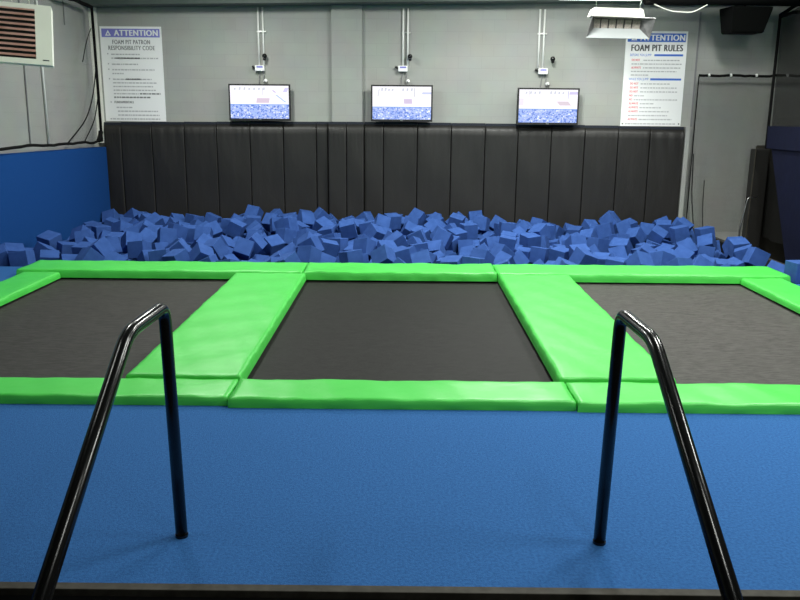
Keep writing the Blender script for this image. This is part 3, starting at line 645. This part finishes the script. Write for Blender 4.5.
# ---------------- foam cubes ----------------
# centre in mm, orientation in half degrees; settled pile computed beforehand
CUBE = 0.226
SINGLE = """4687 10547 -8 -50 -17 -181;-247 9842 63 -107 63 323;2306 10182 14 218 40 54;-1218 10117 32 16 -51 -247;-2177 10733 19 -67 257 132;-4725 9759 14 20 19 -356;2951 9869 20 42 88 254;-2568 10034 41 -117 -55 226;-1858 11317 -28 18 58 -95;-3486 10433 42 29 15 338;-667 10056 13 21 8 -291;-2827 9835 19 -16 -35 123;-829 11834 152 32 -28 7;-2493 10411 64 -214 -51 143;-4827 10795 82 -22 33 -228;4245 12277 66 -3 -24 6;-529 10679 56 -233 -133 167;-3896 10126 94 -49 53 301;-2625 12425 62 309 9 -194;-3901 9771 30 -162 -85 -278;1835 11555 23 -7 -15 232;1913 11141 -99 -17 8 -55;-3305 11055 122 -217 18 51;3686 12684 -54 136 93 45;3266 10020 17 -211 41 47;3969 12510 -8 -245 35 -250;-3731 10849 74 -50 256 206;572 11720 34 260 -117 63;-431 11769 83 72 255 -32;231 9734 25 -43 -71 203;994 10140 3 -3 -66 -256;4707 11162 23 -13 -26 176;-1039 10891 3 -348 26 31;-2085 11040 34 218 100 10;2804 11489 -11 18 7 242;-1752 11777 39 13 -329 91;3252 12874 25 -34 7 126;2135 10789 -56 6 15 -82;4582 12015 -59 57 -269 76;-1764 12109 149 -48 140 -102;1015 12509 48 3 -5 31;-54 10099 38 -25 -1 223;-92 10952 88 113 -15 223;1270 13143 70 33 -4 316;-4519 10041 -46 -38 -215 263;-1415 9642 14 -42 32 282;3673 10477 -12 251 92 152;3387 9672 -6 17 61 232;-1614 13078 103 -26 -70 -103;-193 13266 92 16 -199 213;2079 12222 50 -199 -54 94;2440 11250 32 -171 62 206;-1237 10559 83 300 3 147;-4514 10604 -9 -15 7 -101;444 11178 -63 -138 -113 -251;-3080 9973 16 -15 14 192;1448 11163 45 19 -1 157;-3273 11445 136 -221 -6 -111;-4543 11288 29 -28 282 -173;3616 13211 2 142 -30 9;1320 10720 -27 -105 3 236;4009 11298 -31 -131 -78 -195;4694 12437 33 -20 7 189;-5009 9760 46 141 -34 247;-3680 11348 32 93 93 247;-2992 11862 29 -57 9 1;1303 10313 -82 -30 284 57;-1259 12383 96 -147 63 -47;3793 10135 -81 93 80 -269;842 9634 15 7 18 132;603 9661 -1 13 25 -224;-4695 10321 -4 52 -35 292;230 13763 85 -83 35 -79;-2588 13756 133 35 -242 -243;-368 12892 86 -230 -75 -127;1567 11007 -175 113 -55 90;-4981 10076 33 -219 -15 -290;-3971 12711 93 62 41 -80;-4332 12195 48 -37 45 108;3167 11567 -68 17 34 -225;2992 11080 -101 -48 -255 -145;-2970 12350 19 130 -270 -81;856 13135 98 32 -22 142;4753 10103 -139 94 -325 -78;-2195 13237 58 186 -93 129;-3619 9883 -61 -108 47 -29;816 12265 -19 -27 11 -294;1618 12541 71 9 -9 -356;-2912 10260 66 -170 -77 6;4405 11556 -125 19 -11 315;-4591 12050 25 75 182 154;3452 13473 93 -168 -268 -63;-5037 13707 35 -43 282 -206;-1123 11879 60 24 18 -211;2662 10000 -53 1 -16 322;4656 10812 -19 -225 -6 130;2641 10611 -107 151 4 311;-4152 10293 30 21 -2 -34;-3916 10514 64 -351 -47 -98;-3278 12175 16 14 -16 250;1272 11541 -41 -5 58 224;-940 11217 -2 5 -12 -233;81 12909 -32 -290 -57 150;4205 12933 54 -3 -27 140;2894 12506 -60 -213 -62 129;4131 10176 -99 -15 0 333;203 11833 16 230 -7 -196;-3331 13829 -1 -225 -12 -186;-3282 10181 -59 73 -7 -278;-1392 13428 128 -95 -12 227;-1044 10316 -116 -115 -83 152;-4747 11679 29 -127 -80 -254;-234 10662 21 -40 -9 -319;-3582 13581 15 47 -151 62;959 11553 -194 -277 -28 -54;249 12312 -9 -153 -30 110;4055 13393 -65 -209 111 -216;4434 12732 97 -293 -17 101;702 12007 -94 27 7 -70;-1552 10982 -103 -249 -37 247;2343 10565 8 8 28 -165;443 12813 21 108 -283 -50;4778 11491 -14 -174 -91 -177;-670 13833 31 -11 -69 -53;3178 13644 -50 -58 -11 -317;3265 10739 -21 -291 -26 132;-2472 13082 64 8 -5 201;925 11844 -124 151 -140 201;-4670 13779 35 -267 56 106;-1322 10924 60 96 -85 -305;-2636 11644 -94 -124 274 -13;2905 13566 -136 -22 3 310;-4213 9948 -89 -61 -13 -298;1587 13557 8 -106 107 -312;-542 12135 115 -1 -24 -11;1697 11233 -134 -62 -168 -175;-3352 10777 -44 -192 -41 -66;2048 11926 -68 74 217 205;216 10805 -5 17 -15 -168;-2775 12694 67 -353 9 161;-2773 11041 3 123 -303 -9;-2034 12843 63 -36 5 36;116 13237 42 -165 44 175;545 13676 21 -111 93 134;-2421 9755 -41 181 132 -14;153 11221 -21 42 -272 -86;-1948 10784 -221 -7 -263 145;-4054 11162 37 16 2 -16;-1474 12048 -21 -136 -43 -265;3345 12350 -80 30 -9 -320;-2263 12038 -22 37 -10 -349;1237 13872 73 -36 -138 219;2243 12693 26 -3 -2 -332;-4106 11884 23 32 -26 -94;4425 10624 -179 -339 -42 22;-4792 13065 -9 -45 8 -182;-3697 11790 39 -52 3 347;-3897 13672 -17 -29 64 -109;-1041 11523 3 -163 324 -38;1364 12828 -164 4 125 46;2307 13706 -26 44 -14 273;1735 12149 -4 102 26 -260;1992 13205 -47 84 -300 -129;2588 13722 -141 -349 54 93;-731 12537 60 56 27 67;-2372 12835 -38 -80 67 -83;4654 11619 -247 -25 236 -31;1547 11810 5 16 -12 149;3889 13827 -52 24 -31 34;287 10247 -42 138 -54 -192;-2312 10455 -164 -11 -100 -32;-3909 12119 55 24 64 29;-1643 10184 -75 247 3 -165;-2758 13098 46 240 47 235;-1677 12629 23 -15 44 -55;2007 9587 -40 -5 -38 -358;1581 12795 22 175 -9 -157;3714 11203 -136 -82 142 170;3853 11674 -158 -1 -34 57;582 12496 -43 84 254 -13;745 12740 -17 259 -9 -230;1985 9884 -83 -316 -71 98;-4912 12578 -16 -8 11 -350;-2141 9648 -59 -147 23 309;2582 10956 -84 -82 -263 -71;-3753 13024 -6 -35 -52 -284;-4188 13021 61 115 -12 -228;-4363 11026 -44 -63 -37 -246;2311 12361 -190 7 -28 -41;-2238 13964 50 346 -67 76;1134 11210 -125 268 -72 -16;-3467 13319 -75 32 -66 -291;-4367 11649 -34 254 -106 170;-4705 13467 -54 35 15 56;-29 9674 -63 127 60 -70;-604 10404 -97 -176 -27 -128;44 10449 -29 44 -33 -101;3560 13822 80 7 81 -343;445 10675 -137 190 85 -54;1232 9783 -74 -229 4 160;-4099 12406 36 47 -231 29;1781 10591 -233 -104 321 86;3862 12287 -189 -5 -38 -348;-687 11077 -98 10 337 141;4337 13460 27 -123 40 -342;2881 13887 -161 -268 -128 -95;-2271 12326 -22 -169 -58 37;-3031 10656 16 33 285 11;3641 11965 -171 -351 -2 89;-1854 12449 117 125 2 121;542 13172 -14 -245 3 -258;-3493 12427 16 69 -119 231;3241 11942 -111 -188 -87 82;-4259 12584 31 3 -259 54;2562 12531 -185 -39 262 66;-2110 11598 -51 -31 45 330;1122 12281 -208 -16 -32 175;-13 13557 -25 -26 43 -226;-157 11232 56 -64 10 -136;-2553 11057 -120 -78 88 -213;2032 13561 -64 -53 -34 -305;-3984 13307 -19 -124 251 -65;-575 11372 -8 -153 -288 22;1947 10214 -163 -171 44 -248;4248 10877 -204 -226 -155 -114;-1922 13519 60 -4 19 -351;-1271 11284 20 -179 35 -308;-327 12558 -64 36 -57 208;-1560 9893 -91 -5 282 203;-1451 11574 -44 319 36 136;3493 11557 -149 204 -20 -132;-988 13489 1 203 -34 -100;2405 13406 -61 -161 -27 -259;4143 12822 -210 27 -15 231;4760 12271 -161 -26 16 150;550 9946 -59 -12 -3 148;-5030 12852 -41 -331 -7 138;-928 12105 103 201 80 13;-1933 9853 -123 10 -21 203;4592 12770 -184 -224 -88 -89;-3712 10593 -191 -155 37 -79;2320 11664 -158 -23 -9 -253;4588 13240 40 59 24 79;611 10383 -87 220 -30 -191;3168 13147 -64 -32 25 -41;4220 11200 -221 -15 -341 -149;-2874 11396 -47 -339 -68 -76;4755 13441 -171 -98 4 -331;-4378 13334 26 -16 229 260;-3219 12919 -66 55 39 -86;-1252 13173 -10 -28 -14 132;2817 10318 -110 -2 10 -269;-2682 13424 -20 -271 100 -114;-409 10927 -11 106 -44 296;-1721 13991 37 205 -41 260;2867 10794 -176 99 -57 -283;-5006 10599 -121 -112 13 70;-2551 12220 -201 -124 23 -59;-740 11682 -137 -43 330 32;614 11407 -221 -222 -2 -31;-768 10646 -132 -40 25 -35;922 13725 31 298 77 6;1591 11521 -145 147 -101 -205;3926 9672 -104 -96 53 -339;1039 12836 -7 221 68 -66;1773 11879 -114 194 -53 162;-1240 13660 -4 -192 -269 38;526 13951 21 182 15 -331;1295 13548 25 -66 -8 -242;2186 12958 -22 35 -130 -350;2517 11842 -87 158 -30 -74;-2006 10502 -236 -48 220 -76;-1896 13176 60 -8 146 -78;732 13368 -32 -34 -268 -20;4261 11850 -114 -53 -294 47;3484 12588 -237 25 -47 -83;4358 13211 -158 -39 -14 133;2664 13009 -226 -265 -78 93;-2077 12908 -209 197 225 -51;-4539 13997 -13 -220 -18 -214;-3246 12109 -223 355 -11 -148;-2739 12424 -198 -44 310 117;-2877 13959 -39 -30 -133 -340;1168 13095 -212 -143 -342 8;2861 13303 -235 34 26 -152;4358 12553 -232 -23 53 146;-739 11958 -75 -93 214 -7;3972 11957 -196 -21 36 -225;-1907 11548 -212 -219 29 266;-728 13101 -4 -241 -19 -1;1408 13188 -212 -1 -62 215;-4963 11638 -176 179 50 -23;-2134 13668 13 8 -13 -87;-315 10194 -122 -36 -43 135;-5001 13953 -68 -218 -81 -53;-2492 13035 -227 -32 10 -292;-2436 12498 -198 74 57 33;-3911 10755 -142 245 34 128;3315 11303 -255 -180 67 -244"""
BURIED = """2688 13577 -348 -208 -84 -95;1271 11924 -129 -248 151 118;2779 12762 -185 -80 286 95;3468 13490 -250 312 147 -29;-3726 12574 -86 -79 307 83;2236 12103 -237 13 -6 233;-2196 13256 -211 -9 -8 -291;4728 10960 -277 50 26 299;-3144 13472 -141 110 -16 2;-2304 10754 -244 42 14 327;-1582 13729 21 -321 88 103;-321 13503 -9 -207 -35 221;-105 12761 -201 -116 -21 -348;-150 14043 -8 8 2 -15;2393 12890 -253 -43 91 4;-2319 13477 -74 304 -61 -1;-1311 12729 34 321 19 -39;888 12503 -195 -25 10 325;1067 13350 -54 -10 -107 276;-2788 12880 -123 113 54 -52;415 12547 -227 106 74 -79;4721 12041 -308 104 -28 -25;-2585 11938 -219 -7 46 -51;1306 13565 -232 0 16 13;1526 13977 -227 61 -109 299;-2257 11088 -110 -99 27 -178;2931 11679 -165 -101 223 180;4488 12972 -8 -4 28 122;-4990 12003 -160 130 -45 -350;-905 13765 -62 229 305 3;4138 13689 -135 -40 -1 -303;-2991 12739 -203 -2 58 -265;-3204 11261 -123 30 -15 122;298 12054 -159 208 -9 146;1828 12942 -112 94 60 10;1133 10897 -155 318 -73 69;-3072 11653 -182 -3 -54 0;413 13435 -118 -15 28 109;622 11796 -281 161 120 -248;-1690 11783 -234 16 -265 -183;-888 10931 -229 -27 -14 145;933 10615 -127 64 67 -301;-3590 13906 -87 10 108 -174;3759 13032 -201 -75 24 265;-1037 11632 -258 186 200 -109;-1 12174 -172 -12 0 -189;4158 10448 -233 -216 -304 -8;-490 11354 -271 175 200 146;-358 10685 -215 -19 27 -8;1383 10025 -213 149 57 -332;1924 10921 -300 -31 28 151;-2771 13276 -282 1 6 -106;3114 10373 -63 -4 3 274;4783 11244 -199 -11 31 -173;-232 13133 -201 -126 -100 -4;1902 11401 -234 74 302 -21;2820 11990 -140 -97 244 161;4455 10241 -203 -85 -145 101;-2316 12129 -362 148 123 37;-2178 11863 -324 260 -24 143;-103 13963 -286 59 117 -95;-3358 13705 -259 -175 -10 -210;-1988 12627 -212 68 -3 62;3793 13574 -158 106 -10 196;-154 13496 -297 -1 213 -71;-2281 11440 -276 11 55 61;4344 12294 -197 320 16 -49;-3102 13928 -168 261 31 149;3493 13808 -195 -7 -22 -76;-1484 13039 -191 -7 17 -161;129 13939 -110 122 -97 244;-3355 11678 -120 12 -22 -174;1314 12531 -220 -26 5 -30;4616 13704 -202 294 -26 39;3118 12504 -263 -121 97 183;-2415 11680 -283 35 -86 38;3082 12841 -201 225 256 0;1563 12392 -153 -23 12 177;-562 13652 -179 95 99 213;4542 9936 -214 63 -88 -208;3043 12185 -183 -42 -315 62;-389 13971 -192 -179 43 189;-3929 11724 -111 -88 92 177;3203 13931 -193 115 -14 -343;4435 13960 -148 118 -107 -258;-2760 13707 -82 -11 83 -16;-1419 10442 -158 16 239 231;-2666 10713 -27 4 39 308;-1587 13317 -20 258 -59 -172;-1852 12269 -89 76 354 76;-4910 11008 -92 -67 -243 151;-3466 12843 -128 -261 -73 35;-4081 11478 2 18 -22 -279;2278 11317 -196 147 56 -190;1855 13819 -170 12 -62 -259;-4594 12589 -62 -21 -5 153;-111 11742 -36 294 -66 -3"""

def cube_bm(b, mtx, s):
    n0 = len(b.verts)
    r_ = bmesh.ops.create_cube(b, size=s, matrix=mtx)
    return r_
def read(s):
    for row in s.split(';'):
        v = [int(k) for k in row.split()]
        yield Vector(v[:3]) / 1000, Euler([R(k / 2) for k in v[3:]])
proto_b = B(); bmesh.ops.create_cube(proto_b, size=CUBE); bmesh.ops.bevel(proto_b, geom=proto_b.edges[:], offset=0.004, segments=1, affect='EDGES')
proto = None
for (p, e) in read(SINGLE):
    if proto is None: o = proto = link('foam_cube', proto_b, M['foam'])
    else: o = proto.copy(); col.objects.link(o)
    o.location = p; o.rotation_euler = e
    tag(o, 'soft blue foam cube lying in the foam pit under the black wall pads', 'foam cube', 'blue foam cubes in the pit')
b = B()
for (p, e) in read(BURIED): bmesh.ops.create_cube(b, size=CUBE, matrix=Matrix.Translation(p) @ e.to_matrix().to_4x4())
o = link('foam_filling', b, M['foam']); tag(o, 'mass of blue foam cubes glimpsed between the top ones', 'foam cubes'); o['kind'] = 'stuff'
o = proto.copy(); col.objects.link(o); o.location = (4.485, 8.95, 0.118); o.rotation_euler = (0, 0, R(9))
tag(o, 'lone blue foam cube on the carpet right of the rear green pad', 'foam cube')
if 'group' in o: del o['group']
